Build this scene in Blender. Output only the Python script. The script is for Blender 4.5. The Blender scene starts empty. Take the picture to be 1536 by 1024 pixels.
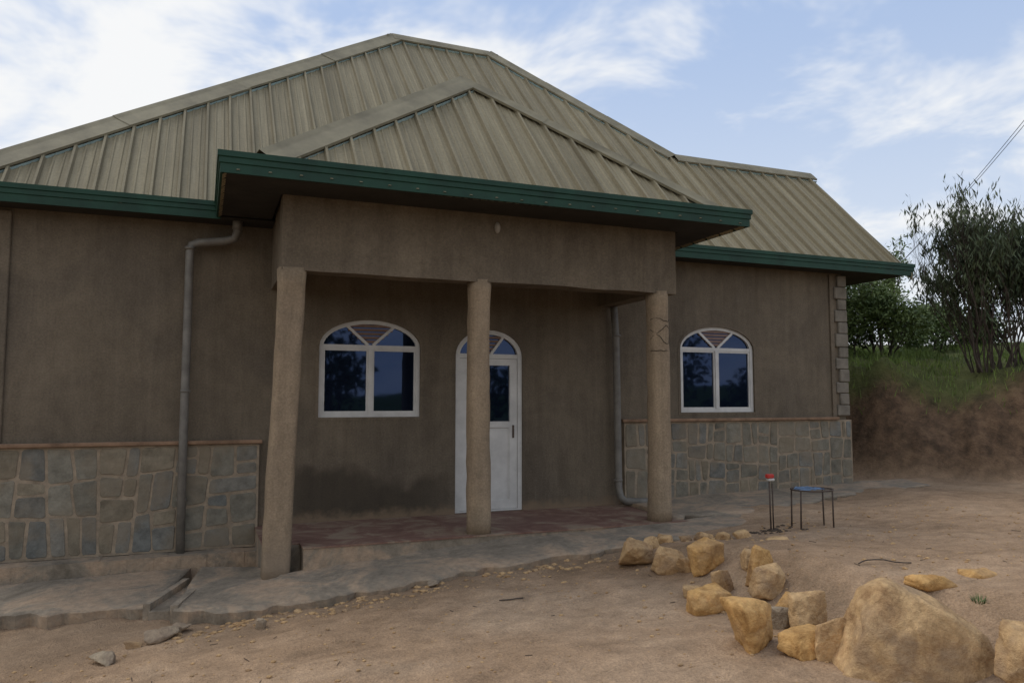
import bpy, bmesh, math, random
import numpy as np
from mathutils import Vector, Matrix, noise
from mathutils.geometry import tessellate_polygon
random.seed(7)
ZO = 1.6   # eye height of photographer; building heights below are given relative to eye level
sc = bpy.context.scene
def rr(a,b): return a+(b-a)*random.random()

# ------------------------------------------------------------------ materials
def new_mat(name):
    m = bpy.data.materials.new(name); m.use_nodes = True
    nt = m.node_tree; b = nt.nodes['Principled BSDF']
    return m, nt, b
class NB:
    def __init__(s, nt):
        s.nt = nt; s.tc = nt.nodes.new('ShaderNodeTexCoord')
    def mapping(s, scale=(1,1,1), loc=(0,0,0), rot=(0,0,0)):
        n = s.nt.nodes.new('ShaderNodeMapping'); n.inputs['Scale'].default_value = scale
        n.inputs['Location'].default_value = loc; n.inputs['Rotation'].default_value = rot
        s.nt.links.new(s.tc.outputs['Object'], n.inputs['Vector']); return n.outputs[0]
    def noise(s, scale, detail=6, rough=.6, vec=None, dist=0):
        n = s.nt.nodes.new('ShaderNodeTexNoise'); n.inputs['Scale'].default_value = scale
        n.inputs['Detail'].default_value = min(detail,4); n.inputs['Roughness'].default_value = rough
        n.inputs['Distortion'].default_value = dist
        s.nt.links.new(vec if vec is not None else s.tc.outputs['Object'], n.inputs['Vector']); return n.outputs['Fac']
    def ramp(s, fac, stops):
        n = s.nt.nodes.new('ShaderNodeValToRGB'); e = n.color_ramp.elements
        while len(e) > len(stops): e.remove(e[-1])
        while len(e) < len(stops): e.new(.5)
        for i,(p,c) in enumerate(stops):
            e[i].position = p; e[i].color = (c[0],c[1],c[2],1) if hasattr(c,'__len__') else (c,c,c,1)
        s.nt.links.new(fac, n.inputs[0]); return n.outputs[0]
    def mix(s, fac, a, b, mode='MIX'):
        n = s.nt.nodes.new('ShaderNodeMix'); n.data_type='RGBA'; n.blend_type=mode
        for inp,v in ((n.inputs[0],fac),(n.inputs[6],a),(n.inputs[7],b)):
            if hasattr(v,'links') or isinstance(v,bpy.types.NodeSocket): s.nt.links.new(v,inp)
            elif hasattr(v,'__len__'): inp.default_value=(v[0],v[1],v[2],1)
            else: inp.default_value = v
        return n.outputs[2]
    def math(s, op, a, b=0, clamp=False):
        n = s.nt.nodes.new('ShaderNodeMath'); n.operation=op; n.use_clamp=clamp
        for inp,v in ((n.inputs[0],a),(n.inputs[1],b)):
            if isinstance(v,bpy.types.NodeSocket): s.nt.links.new(v,inp)
            else: inp.default_value=v
        return n.outputs[0]
    def maprange(s, v, a, b, c=0, d=1):
        n = s.nt.nodes.new('ShaderNodeMapRange'); n.inputs[1].default_value=a; n.inputs[2].default_value=b
        n.inputs[3].default_value=c; n.inputs[4].default_value=d; n.interpolation_type='SMOOTHSTEP'
        s.nt.links.new(v,n.inputs[0]); return n.outputs[0]
    def sep(s):
        n = s.nt.nodes.new('ShaderNodeSeparateXYZ'); s.nt.links.new(s.tc.outputs['Object'], n.inputs[0]); return n.outputs
    def attr(s, name):
        n = s.nt.nodes.new('ShaderNodeAttribute'); n.attribute_name=name; return n.outputs['Color']
    def bump(s, h, bsdf, strength=.3, dist=.02):
        n = s.nt.nodes.new('ShaderNodeBump'); n.inputs['Strength'].default_value=strength
        n.inputs['Distance'].default_value=dist
        s.nt.links.new(h,n.inputs['Height']); s.nt.links.new(n.outputs[0], bsdf.inputs['Normal'])

def simple(name, col, rough=.8, metal=0, var=.25, scale=12, bump=.1, spec=.3):
    m,nt,b = new_mat(name); n=NB(nt)
    f = n.noise(scale,4,.65)
    lo=[c*(1-var) for c in col]; hi=[min(1,c*(1+var)) for c in col]
    c = n.ramp(f,[(.3,lo),(.7,hi)])
    nt.links.new(c,b.inputs['Base Color']); b.inputs['Roughness'].default_value=rough
    b.inputs['Metallic'].default_value=metal; b.inputs['Specular IOR Level'].default_value=spec
    if bump: n.bump(n.noise(scale*6,2,.7),b,bump,.01)
    return m

def plaster(name, base, stain=None, dust=None, streak=.34):
    m,nt,b = new_mat(name); n=NB(nt)
    big=n.noise(.9,4,.65,dist=.9); st=n.noise(1,4,.7,vec=n.mapping((5,5,.5)),dist=.6); fine=n.noise(48,3,.75)
    mid=n.noise(6,4,.7)
    d=[base[0]*.74,base[1]*.74,base[2]*.76]; l=[base[0]*1.25,base[1]*1.22,base[2]*1.16]
    c=n.ramp(big,[(.32,d),(.68,l)])
    c=n.mix(streak,c,n.ramp(st,[(.32,[x*.6 for x in base]),(.5,base),(.70,[x*1.45 for x in base])]))
    c=n.mix(.4,c,n.ramp(mid,[(.3,.36),(.7,.62)]),'OVERLAY')
    c=n.mix(.5,c,n.ramp(fine,[(.3,.33),(.7,.66)]),'OVERLAY')
    X,Y,Z=n.sep()
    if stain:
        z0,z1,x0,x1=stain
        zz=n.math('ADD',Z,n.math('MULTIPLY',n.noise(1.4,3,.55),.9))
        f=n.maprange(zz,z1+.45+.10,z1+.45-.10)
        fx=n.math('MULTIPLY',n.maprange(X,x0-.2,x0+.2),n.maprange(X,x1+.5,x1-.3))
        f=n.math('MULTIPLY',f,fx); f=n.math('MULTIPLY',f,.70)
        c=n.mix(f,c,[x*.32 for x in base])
    if dust:
        z0,z1,dc=dust
        f=n.maprange(n.math('ADD',Z,n.math('MULTIPLY',mid,.35)),z1+.17,z0+.17)
        c=n.mix(n.math('MULTIPLY',f,.75),c,dc)
    nt.links.new(c,b.inputs['Base Color']); b.inputs['Roughness'].default_value=.93
    b.inputs['Specular IOR Level'].default_value=.15
    n.bump(n.noise(20,4,.85),b,.55,.02)
    return m

FL=ZO-1.45
WALLC=(.145,.119,.089)
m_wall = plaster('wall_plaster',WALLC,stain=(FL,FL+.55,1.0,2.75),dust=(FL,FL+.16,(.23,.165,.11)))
m_beam = plaster('beam_plaster',(.150,.123,.092))
m_col  = plaster('column_plaster',(.28,.215,.148),dust=(FL-.3,FL+.25,(.24,.19,.14)),streak=.4)
m_trim = simple('band_plaster',(.23,.145,.092),.9,var=.35,scale=6)
m_quoin= simple('quoin_stone',(.18,.16,.13),.9,var=.3,scale=5,bump=.4)
m_mortar=simple('mortar',(.27,.215,.155),.95,var=.3,scale=8,bump=.5)
m_white= simple('white_paint',(.54,.53,.51),.5,var=.14,scale=4,bump=.02,spec=.4)
m_louver=simple('louver',(.20,.13,.10),.7,var=.2)
m_green= simple('green_paint',(.008,.042,.025),.5,var=.30,scale=3,bump=.03,spec=.3)
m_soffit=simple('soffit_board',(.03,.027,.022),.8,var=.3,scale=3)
m_pipe = simple('grey_pvc',(.16,.148,.13),.5,var=.25,scale=7,bump=.05)
m_filler=simple('roof_filler',(.34,.46,.47),.7,var=.2,bump=0)
m_metal= simple('rusty_metal',(.10,.075,.06),.6,metal=.5,var=.3)
m_dark = simple('dark',(.01,.01,.01),.9,var=.1,bump=0)

def stone_mat():
    m,nt,b=new_mat('cladding_stone'); n=NB(nt)
    c=n.attr('Col'); f=n.noise(9,4,.7)
    c=n.mix(.85,c,n.ramp(f,[(.25,.26),(.75,.68)]),'OVERLAY')
    c=n.mix(n.maprange(n.noise(2.3,3,.6),.42,.66,0,.6),c,(.23,.185,.13))
    nt.links.new(c,b.inputs['Base Color']); b.inputs['Roughness'].default_value=.9
    b.inputs['Specular IOR Level'].default_value=.15
    n.bump(n.noise(22,3,.7),b,.6,.015); return m
m_stone=stone_mat()

def roof_mat():
    m,nt,b=new_mat('roof_sheet'); n=NB(nt)
    big=n.noise(.7,4,.6); st=n.noise(1,4,.75,vec=n.mapping((14,.45,.45)))
    c=n.ramp(big,[(.3,(.205,.175,.108)),(.7,(.275,.235,.148))])
    c=n.mix(.6,c,n.ramp(st,[(.3,(.145,.122,.078)),(.5,(.235,.20,.128)),(.7,(.33,.285,.19))]))
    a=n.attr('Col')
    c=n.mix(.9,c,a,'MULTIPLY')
    c=n.mix(.3,c,n.ramp(n.noise(35,3,.7),[(.3,.3),(.7,.7)]),'OVERLAY')
    nt.links.new(c,b.inputs['Base Color']); b.inputs['Roughness'].default_value=.72
    b.inputs['Specular IOR Level'].default_value=.25
    n.bump(n.noise(3,2,.5),b,.25,.03); return m
m_roof=roof_mat()
m_cap=simple('roof_cap',(.205,.18,.118),.7,var=.28,scale=2.5,bump=.08)

def glass_mat():
    m,nt,b=new_mat('tinted_glass'); n=NB(nt)
    b.inputs['Base Color'].default_value=(.020,.034,.075,1); b.inputs['Metallic'].default_value=.8
    b.inputs['Roughness'].default_value=.03
    n.bump(n.noise(2.0,2,.5),b,.05,.02); return m
m_glass=glass_mat()

def ground_mat():
    m,nt,b=new_mat('dirt'); n=NB(nt)
    f1=n.noise(.55,4,.62,dist=.8); f2=n.noise(5,4,.7); f3=n.noise(60,3,.8); f4=n.noise(1.7,4,.7,dist=1.2,vec=n.mapping((1,1.8,1)))
    c=n.ramp(f1,[(.3,(.31,.205,.125)),(.5,(.40,.272,.172)),(.7,(.47,.335,.222))])
    c=n.mix(.5,c,n.ramp(f4,[(.32,.35),(.5,.5),(.7,.60)]),'OVERLAY')
    c=n.mix(.6,c,n.ramp(f2,[(.3,.34),(.7,.64)]),'OVERLAY')
    c=n.mix(.65,c,n.ramp(f3,[(.3,.28),(.7,.72)]),'OVERLAY')
    a=n.nt.nodes.new('ShaderNodeAttribute'); a.attribute_name='Col'
    sp2=nt.nodes.new('ShaderNodeSeparateColor'); nt.links.new(a.outputs['Color'],sp2.inputs[0])
    soil=n.ramp(f2,[(.35,(.045,.028,.019)),(.5,(.12,.072,.045)),(.65,(.20,.125,.075))])
    grass=n.ramp(f2,[(.3,(.035,.06,.014)),(.7,(.10,.135,.035))])
    c=n.mix(sp2.outputs[0],c,soil); c=n.mix(sp2.outputs[1],c,grass)
    c=n.mix(n.math('MULTIPLY',sp2.outputs[2],.55),c,(.17,.125,.085))
    nt.links.new(c,b.inputs['Base Color']); b.inputs['Roughness'].default_value=.97
    b.inputs['Specular IOR Level'].default_value=.1
    n.bump(n.noise(10,4,.82),b,.85,.05); return m
m_ground=ground_mat()
def concrete_mat(name='worn_concrete',tone=1.0):
    m,nt,b=new_mat(name); n=NB(nt)
    f1=n.noise(1.5,4,.72,dist=.6); f2=n.noise(14,4,.75)
    c=n.ramp(f1,[(.3,(.15*tone,.122*tone,.088*tone)),(.47,(.235*tone,.192*tone,.142*tone)),(.58,(.34*tone,.25*tone,.17*tone)),(.7,(.40*tone,.28*tone,.185*tone))])
    c=n.mix(.6,c,n.ramp(f2,[(.3,.3),(.7,.66)]),'OVERLAY')
    nt.links.new(c,b.inputs['Base Color']); b.inputs['Roughness'].default_value=.92
    n.bump(n.noise(14,4,.8),b,.6,.025); return m
m_conc=concrete_mat()
def floor_mat():
    m,nt,b=new_mat('red_oxide_floor'); n=NB(nt)
    f=n.noise(2.6,4,.7,dist=.7)
    c=n.ramp(f,[(.3,(.12,.055,.04)),(.48,(.19,.105,.075)),(.60,(.26,.19,.13))])
    nt.links.new(c,b.inputs['Base Color']); b.inputs['Roughness'].default_value=.8
    n.bump(n.noise(25,3,.7),b,.3,.01); return m
m_floor=floor_mat()
def rock_mat(name,c0,c1,veil=.5):
    m,nt,b=new_mat(name); n=NB(nt)
    f=n.noise(4.5,4,.65,dist=1.2); g=n.noise(26,4,.75)
    c=n.ramp(f,[(.3,c0),(.55,c1),(.75,[x*1.25 for x in c1])])
    c=n.mix(.6,c,n.ramp(g,[(.3,.3),(.7,.66)]),'OVERLAY')
    c=n.mix(n.maprange(n.noise(2.4,3,.6),.50,.64,0,veil),c,(.25,.18,.125))
    nt.links.new(c,b.inputs['Base Color']); b.inputs['Roughness'].default_value=.9
    b.inputs['Specular IOR Level'].default_value=.15
    n.bump(n.noise(11,4,.8),b,.7,.035); return m
m_rocks=[rock_mat('rock_ochre',(.32,.17,.06),(.55,.33,.13),.3),rock_mat('rock_tan',(.30,.18,.09),(.50,.33,.17)),rock_mat('rock_grey',(.19,.145,.11),(.34,.27,.19))]
def leaf_mat(name,lo,hi):
    m,nt,b=new_mat(name); n=NB(nt)
    c=n.ramp(n.noise(1.6,2,.6),[(.3,lo),(.7,hi)]); c=n.mix(.5,c,n.ramp(n.noise(25,1,.5),[(.3,.3),(.7,.7)]),'OVERLAY')
    nt.links.new(c,b.inputs['Base Color']); b.inputs['Roughness'].default_value=.7
    return m
m_leaf=leaf_mat('leaf_green',(.055,.095,.022),(.17,.23,.07))
m_leaf2=leaf_mat('leaf_dark',(.028,.045,.018),(.075,.10,.042))
m_leafd=leaf_mat('leaf_far',(.015,.025,.012),(.04,.055,.02))
m_bark=simple('bark',(.07,.055,.045),.9,var=.3,scale=9,bump=.4)

# ------------------------------------------------------------------ mesh helpers
def finish(bm,name,mats,parent=None,smooth=False,offset=True,normals=True):
    me=bpy.data.meshes.new(name)
    if normals: bmesh.ops.recalc_face_normals(bm,faces=bm.faces)
    bm.to_mesh(me); bm.free()
    ob=bpy.data.objects.new(name,me); sc.collection.objects.link(ob)
    if not isinstance(mats,(list,tuple)): mats=[mats]
    for m in mats: me.materials.append(m)
    if smooth:
        for p in me.polygons: p.use_smooth=True
    if offset: me.transform(Matrix.Translation((0,0,ZO)))
    if parent: ob.parent=parent
    return ob
def empty(name,loc=(0,0,0)):
    e=bpy.data.objects.new(name,None); sc.collection.objects.link(e); e.empty_display_size=.2; return e
def box(bm,x0,x1,y0,y1,z0,z1,mi=0):
    vs=[bm.verts.new(p) for p in ((x0,y0,z0),(x1,y0,z0),(x1,y1,z0),(x0,y1,z0),(x0,y0,z1),(x1,y0,z1),(x1,y1,z1),(x0,y1,z1))]
    fs=[]
    for f in ((0,3,2,1),(4,5,6,7),(0,1,5,4),(1,2,6,5),(2,3,7,6),(3,0,4,7)):
        F=bm.faces.new([vs[i] for i in f]); F.material_index=mi; fs.append(F)
    return vs,fs
def bevbox(bm,x0,x1,y0,y1,z0,z1,b=.008,mi=0):
    vs,fs=box(bm,x0,x1,y0,y1,z0,z1,mi)
    es=list({e for f in fs for e in f.edges})
    bmesh.ops.bevel(bm,geom=es,offset=b,segments=1,affect='EDGES')
def bar(bm,p,q,w,y0,y1,mi=0):
    dx,dz=q[0]-p[0],q[1]-p[1]; L=math.hypot(dx,dz); nx,nz=-dz/L*w/2,dx/L*w/2
    c=[(p[0]+nx,p[1]+nz),(p[0]-nx,p[1]-nz),(q[0]-nx,q[1]-nz),(q[0]+nx,q[1]+nz)]
    prism(bm,c,y0,y1,mi)
def prism(bm,loop,y0,y1,mi=0):
    a=[bm.verts.new((x,y0,z)) for x,z in loop]; b=[bm.verts.new((x,y1,z)) for x,z in loop]
    n=len(loop)
    F=[bm.faces.new(a),bm.faces.new(b[::-1])]
    for i in range(n): F.append(bm.faces.new((a[i],b[i],b[(i+1)%n],a[(i+1)%n])))
    for f in F: f.material_index=mi
def tube(bm,pts,rads,seg=10,cap=True,mi=0,sq=None):
    pts=[Vector(p) for p in pts]; rings=[]
    if not hasattr(rads,'__len__'): rads=[rads]*len(pts)
    ref=None
    for i,p in enumerate(pts):
        d=(pts[min(i+1,len(pts)-1)]-pts[max(i-1,0)]).normalized()
        if ref is None:
            ref=Vector((1,0,0)) if abs(d.x)<.8 else Vector((0,1,0))
        u=(ref-d*ref.dot(d)).normalized(); v=d.cross(u); ref=u
        ring=[]
        for k in range(seg):
            a=2*math.pi*k/seg; c,s=math.cos(a),math.sin(a)
            if sq: c,s=math.copysign(abs(c)**sq,c),math.copysign(abs(s)**sq,s)
            ring.append(bm.verts.new(p+(u*c+v*s)*rads[i]))
        rings.append(ring)
    for a,b in zip(rings,rings[1:]):
        for k in range(seg):
            f=bm.faces.new((a[k],a[(k+1)%seg],b[(k+1)%seg],b[k])); f.material_index=mi; f.smooth=True
    if cap:
        bm.faces.new(rings[0][::-1]).material_index=mi; bm.faces.new(rings[-1]).material_index=mi
def arch(x0,x1,zs,zsp,zt,n=18):
    cx=(x0+x1)/2; a=(x1-x0)/2; b=zt-zsp
    L=[(x0,zs),(x1,zs)]
    for i in range(n+1):
        t=math.pi*i/n; L.append((cx+a*math.cos(t),zsp+b*math.sin(t)))
    return L

house=empty('house')

# ------------------------------------------------------------------ walls
YB=9.5
win1=arch(1.31,2.58,-.21,.66,1.00); win2=arch(6.50,7.84,-.18,.76,1.10)
def wall_xz(name,x0,x1,z0,z1,y,holes,depth,mat):
    bm=bmesh.new()
    outer=[(x0,z0),(x1,z0),(x1,z1),(x0,z1)]
    loops=[outer]+holes
    flat=[p for l in loops for p in l]
    tris=tessellate_polygon([[Vector((p[0],p[1],0)) for p in l] for l in loops])
    vs=[bm.verts.new((p[0],y,p[1])) for p in flat]
    for t in tris:
        try: bm.faces.new([vs[i] for i in t])
        except: pass
    k=len(outer)
    for h in holes:
        n=len(h); back=[bm.verts.new((p[0],y+depth,p[1])) for p in h]; fr=vs[k:k+n]; k+=n
        for i in range(n): bm.faces.new((fr[i],fr[(i+1)%n],back[(i+1)%n],back[i]))
    return finish(bm,name,mat,house)
doorH=arch(3.05,3.99,-1.452,.58,.93)
wall_xz('front_wall',-2.15,9.65,-2.1,2.30,YB,[win1,win2,doorH],.12,m_wall)
bm=bmesh.new()
for (a,b) in (((-2.15,YB),(-2.15,18.1)),((-2.15,18.1),(9.2,18.1)),((9.2,18.1),(9.2,13.2)),((9.2,13.2),(9.65,13.2)),((9.65,13.2),(9.65,YB))):
    vs=[bm.verts.new((a[0],a[1],-2.1)),bm.verts.new((b[0],b[1],-2.1)),bm.verts.new((b[0],b[1],2.3)),bm.verts.new((a[0],a[1],2.3))]
    bm.faces.new(vs)
vs=[bm.verts.new((9.65,9.5,2.3)),bm.verts.new((9.65,13.1,2.3)),bm.verts.new((9.65,11.3,4.1))]; bm.faces.new(vs)
finish(bm,'side_walls',m_wall,house)
def surround(name,outerL,innerL,y0,y1,mat,skip_bottom=False):
    bm=bmesh.new(); n=len(outerL)
    A=[bm.verts.new((p[0],y0,p[1])) for p in outerL]; B=[bm.verts.new((p[0],y0,p[1])) for p in innerL]
    C=[bm.verts.new((p[0],y1,p[1])) for p in outerL]; D=[bm.verts.new((p[0],y1,p[1])) for p in innerL]
    for i in range(n):
        j=(i+1)%n
        if skip_bottom and i==0: continue
        bm.faces.new((A[i],A[j],B[j],B[i])); bm.faces.new((C[i],D[i],D[j],C[j]))
        bm.faces.new((A[i],C[i],C[j],A[j])); bm.faces.new((B[i],B[j],D[j],D[i]))
    return finish(bm,name,mat,house)
surround('window_reveal',arch(1.27,2.62,-.245,.66,1.035),arch(1.312,2.578,-.208,.66,.998),YB-.006,YB+.02,m_beam)
surround('window_reveal',arch(6.46,7.88,-.215,.76,1.135),arch(6.502,7.838,-.178,.76,1.098),YB-.006,YB+.02,m_beam)

def window(name,x0,x1,zs,zsp,zt):
    e=bpy.data.objects.new(name,None); sc.collection.objects.link(e); e.parent=house
    w=.05; y0,y1=YB+.03,YB+.09
    def par(o): o.parent=e
    par(surround('frame',arch(x0,x1,zs,zsp,zt),arch(x0+w,x1-w,zs+w,zsp,zt-w),y0,y1,m_white))
    bm=bmesh.new(); cx=(x0+x1)/2
    box(bm,x0+w,x1-w,y0+.004,y1-.004,zsp-w*.5,zsp+w*.5)
    box(bm,cx-w*.5,cx+w*.5,y0-.006,y1-.003,zs+w,zsp-w*.5)
    for a,b in ((x0+w,cx-w*.5),(cx+w*.5,x1-w)):
        s=.024; ya,yb=y0+.012,y1-.01
        for q in ((a,a+s,zs+w,zsp-w*.5),(b-s,b,zs+w,zsp-w*.5),(a+s,b-s,zs+w,zs+w+s),(a+s,b-s,zsp-w*.5-s,zsp-w*.5)):
            box(bm,q[0],q[1],ya,yb,q[2],q[3])
    A=(x1-x0)/2-w*.6; B=zt-zsp-w*.6
    for s in (-1,1):
        t=math.radians(60); bar(bm,(cx+s*.03,zsp+w*.5),(cx+s*A*math.cos(t),zsp+B*math.sin(t)),.035,y0+.006,y1-.006)
    par(finish(bm,'mullions',m_white))
    bm=bmesh.new(); H=zt-w-.02-zsp-w*.5; nsl=5
    for i in range(nsl):
        z=zsp+w*.5+.03+H*(i+.3)/nsl; hw=.03+(A*math.cos(math.radians(60)))*(z-zsp)/H*.93
        hw=min(hw,A*math.sqrt(max(.02,1-((z-zsp)/(zt-zsp-w*.4))**2)))
        box(bm,cx-hw,cx+hw,y0+.012,y1-.014,z-.016,z+.016)
    par(finish(bm,'louvers',m_louver))
    bm=bmesh.new()
    bm.faces.new([bm.verts.new((p[0],y0+.035,p[1])) for p in arch(x0+.01,x1-.01,zs+.01,zsp,zt-.01)])
    par(finish(bm,'glass',m_glass))
window('arched_window',1.312,2.578,-.208,.66,.998)
window('arched_window',6.502,7.838,-.178,.76,1.098)

# door
e=bpy.data.objects.new('front_door',None); sc.collection.objects.link(e); e.parent=house
x0,x1,zs,zsp,zt=3.052,3.988,-1.445,.58,.928; w=.06; y0,y1=YB+.02,YB+.09
o=surround('door_frame',arch(x0,x1,zs,zsp,zt),arch(x0+w,x1-w,zs+.02,zsp,zt-w),y0,y1,m_white); o.parent=e
bm=bmesh.new(); cx=(x0+x1)/2
box(bm,x0+w,x1-w,y0+.004,y1-.004,zsp-.03,zsp+.03)
for s in (-1,1):
    t=math.radians(60); bar(bm,(cx+s*.03,zsp+.03),(cx+s*.41*math.cos(t),zsp+.30*math.sin(t)),.035,y0+.006,y1-.006)
a,b=x0+w+.004,x1-w-.004; ya,yb=y0+.012,y1-.02
st=.105
box(bm,a,a+st,ya,yb,zs+.025,zsp-.034); box(bm,b-st,b,ya,yb,zs+.025,zsp-.034)
box(bm,a+st,b-st,ya,yb,zs+.025,zs+.14); box(bm,a+st,b-st,ya,yb,-.36,-.28); box(bm,a+st,b-st,ya,yb,zsp-.12,zsp-.034)
box(bm,a+st,b-st,ya+.018,yb-.006,zs+.14,-.36)
for q in ((a+st,a+st+.018),(b-st-.018,b-st)): box(bm,q[0],q[1],ya+.008,ya+.017,zs+.14,-.36)
o=finish(bm,'door_leaf',m_white); o.parent=e
bm=bmesh.new()
for i in range(5):
    z=zsp+.05+i*.05; hw=.03+.19*(z-zsp)/.3
    box(bm,cx-hw,cx+hw,y0+.012,y1-.014,z-.015,z+.015)
o=finish(bm,'louvers',m_louver); o.parent=e
bm=bmesh.new(); bm.faces.new([bm.verts.new((p[0],y0+.045,p[1])) for p in arch(x0+.01,x1-.01,-.33,zsp,zt-.01)])
o=finish(bm,'glass',m_glass); o.parent=e
bm=bmesh.new(); box(bm,b-.07,b-.045,ya-.012,ya-.001,-.50,-.33)
o=finish(bm,'handle',m_metal); o.parent=e

# ------------------------------------------------------------------ porch structure
def lumpy(ob,amt,scale):
    for v in ob.data.vertices:
        n=noise.noise_vector(v.co*scale); v.co+=n*amt
def gbox(bm,x0,x1,y0,y1,z0,z1,step=.12):
    nx,ny,nz=[max(1,round(abs(d)/step)) for d in (x1-x0,y1-y0,z1-z0)]
    V={}
    def v(i,j,k):
        if (i,j,k) not in V: V[(i,j,k)]=bm.verts.new((x0+(x1-x0)*i/nx,y0+(y1-y0)*j/ny,z0+(z1-z0)*k/nz))
        return V[(i,j,k)]
    for i in range(nx):
        for j in range(ny):
            for k in (0,nz): bm.faces.new((v(i,j,k),v(i+1,j,k),v(i+1,j+1,k),v(i,j+1,k)))
    for i in range(nx):
        for k in range(nz):
            for j in (0,ny): bm.faces.new((v(i,j,k),v(i+1,j,k),v(i+1,j,k+1),v(i,j,k+1)))
    for j in range(ny):
        for k in range(nz):
            for i in (0,nx): bm.faces.new((v(i,j,k),v(i,j+1,k),v(i,j+1,k+1),v(i,j,k+1)))
bm=bmesh.new(); gbox(bm,.71,5.40,7.95,8.22,1.31,2.3)
ob=finish(bm,'porch_beam',m_beam,house,smooth=False); lumpy(ob,.016,1.6)
bm=bmesh.new(); box(bm,.735,.98,8.24,9.498,1.315,2.3); box(bm,5.15,5.385,8.24,9.498,1.315,2.3)
finish(bm,'porch_side_beams',m_beam,house)
bm=bmesh.new(); box(bm,.985,5.145,8.245,9.495,2.0,2.04); finish(bm,'porch_ceiling',m_soffit,house)
def column(x,ztop,zbot,r,lean=0,flare=.0,sq=None,y=8.085):
    bm=bmesh.new(); N=18; pts=[];rad=[]
    for i in range(N+1):
        t=i/N; z=ztop+(zbot-ztop)*t
        pts.append((x-lean*t+.006*math.sin(5*t+x),y,z)); rad.append(r*(1+flare*t**2+.02*math.sin(9*t+x)+.10*max(0,1-t*14)))
    tube(bm,pts,rad,28,sq=sq)
    o=finish(bm,'porch_column',m_col,house); lumpy(o,.013,4.5); return o
column(.825,1.34,-1.80,.130,lean=.095,flare=.04,sq=.45,y=8.085)
column(2.86,1.34,-1.46,.120,flare=.10,sq=.75,y=8.075)
column(5.20,1.34,-1.46,.125,flare=.08,sq=.75,y=8.075)
bm=bmesh.new()
for zc,am in ((.98,.02),(.86,-.05),(.74,.06),(.60,.0)):
    pts=[]
    for i in range(9):
        a=math.radians(200+140*i/8); pts.append((5.20+.139*math.cos(a),8.075+.139*math.sin(a),zc+am*math.sin(i*.9)+.01*math.sin(i*3)))
    tube(bm,pts,.0035,4)
finish(bm,'crack_marks',m_dark,house)  # dark crack marks on the right column, laid on as thin tubes
bm=bmesh.new(); box(bm,.98,5.50,7.93,9.49,-1.9,-1.47); box(bm,.62,.98,8.2,9.49,-1.9,-1.471); finish(bm,'porch_slab',m_conc,house)
bm=bmesh.new(); box(bm,.97,5.51,7.92,9.495,-1.47+.001,-1.452); box(bm,.61,.969,8.2,9.495,-1.469,-1.453); o=finish(bm,'porch_floor',m_floor,house)
bm=bmesh.new(); bmesh.ops.create_uvsphere(bm,u_segments=14,v_segments=10,radius=1)
for v in bm.verts: v.co=Vector((3.03+v.co.x*.034,7.935+v.co.y*.035,1.93+v.co.z*.065))
finish(bm,'wall_lamp',simple('lamp_white',(.30,.27,.23),.5),house,smooth=True)

# ------------------------------------------------------------------ stone cladding
def clip(poly,px,pz,nx,nz):
    out=[]; n=len(poly)
    for i in range(n):
        a,b=poly[i],poly[(i+1)%n]; da=(a[0]-px)*nx+(a[1]-pz)*nz; db=(b[0]-px)*nx+(b[1]-pz)*nz
        if da>=0: out.append(a)
        if da*db<0:
            t=da/(da-db); out.append((a[0]+(b[0]-a[0])*t,a[1]+(b[1]-a[1])*t))
    return out
def area(p): return abs(sum(p[i][0]*p[(i+1)%len(p)][1]-p[(i+1)%len(p)][0]*p[i][1] for i in range(len(p))))/2
def bsp(poly,out,amin,amax):
    xs=[p[0] for p in poly]; zs=[p[1] for p in poly]; w=max(xs)-min(xs); h=max(zs)-min(zs)
    if area(poly)<rr(amin,amax) and max(w,h)<.55: out.append(poly); return
    fx=min(xs)+w*rr(.36,.64); fz=min(zs)+h*rr(.36,.64)
    ang=(0 if w>h*rr(.65,1.0) else math.pi/2)+rr(-.13,.13)
    nx,nz=math.cos(ang),math.sin(ang)
    a=clip(poly,fx,fz,nx,nz); b=clip(poly,fx,fz,-nx,-nz)
    if len(a)<3 or len(b)<3: out.append(poly); return
    bsp(a,out,amin,amax); bsp(b,out,amin,amax)
def ccw(p):
    s=sum(p[i][0]*p[(i+1)%len(p)][1]-p[(i+1)%len(p)][0]*p[i][1] for i in range(len(p)))
    return p if s>0 else p[::-1]
def inset(p,d):
    p=ccw(p); q=p
    for i in range(len(p)):
        a,b=p[i],p[(i+1)%len(p)]; L=math.hypot(b[0]-a[0],b[1]-a[1])
        if L<1e-6: continue
        nx,nz=-(b[1]-a[1])/L,(b[0]-a[0])/L
        q=clip(q,a[0]+nx*d,a[1]+nz*d,nx,nz)
        if len(q)<3: return None
    return q
def chaikin(p,r=.2,cap=.05):
    o=[]; n=len(p)
    for i in range(n):
        a,b=p[i],p[(i+1)%n]; L=math.hypot(b[0]-a[0],b[1]-a[1]); t=min(r,cap/max(L,1e-6))
        o.append((a[0]+(b[0]-a[0])*t,a[1]+(b[1]-a[1])*t)); o.append((b[0]-(b[0]-a[0])*t,b[1]-(b[1]-a[1])*t))
    return o
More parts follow.
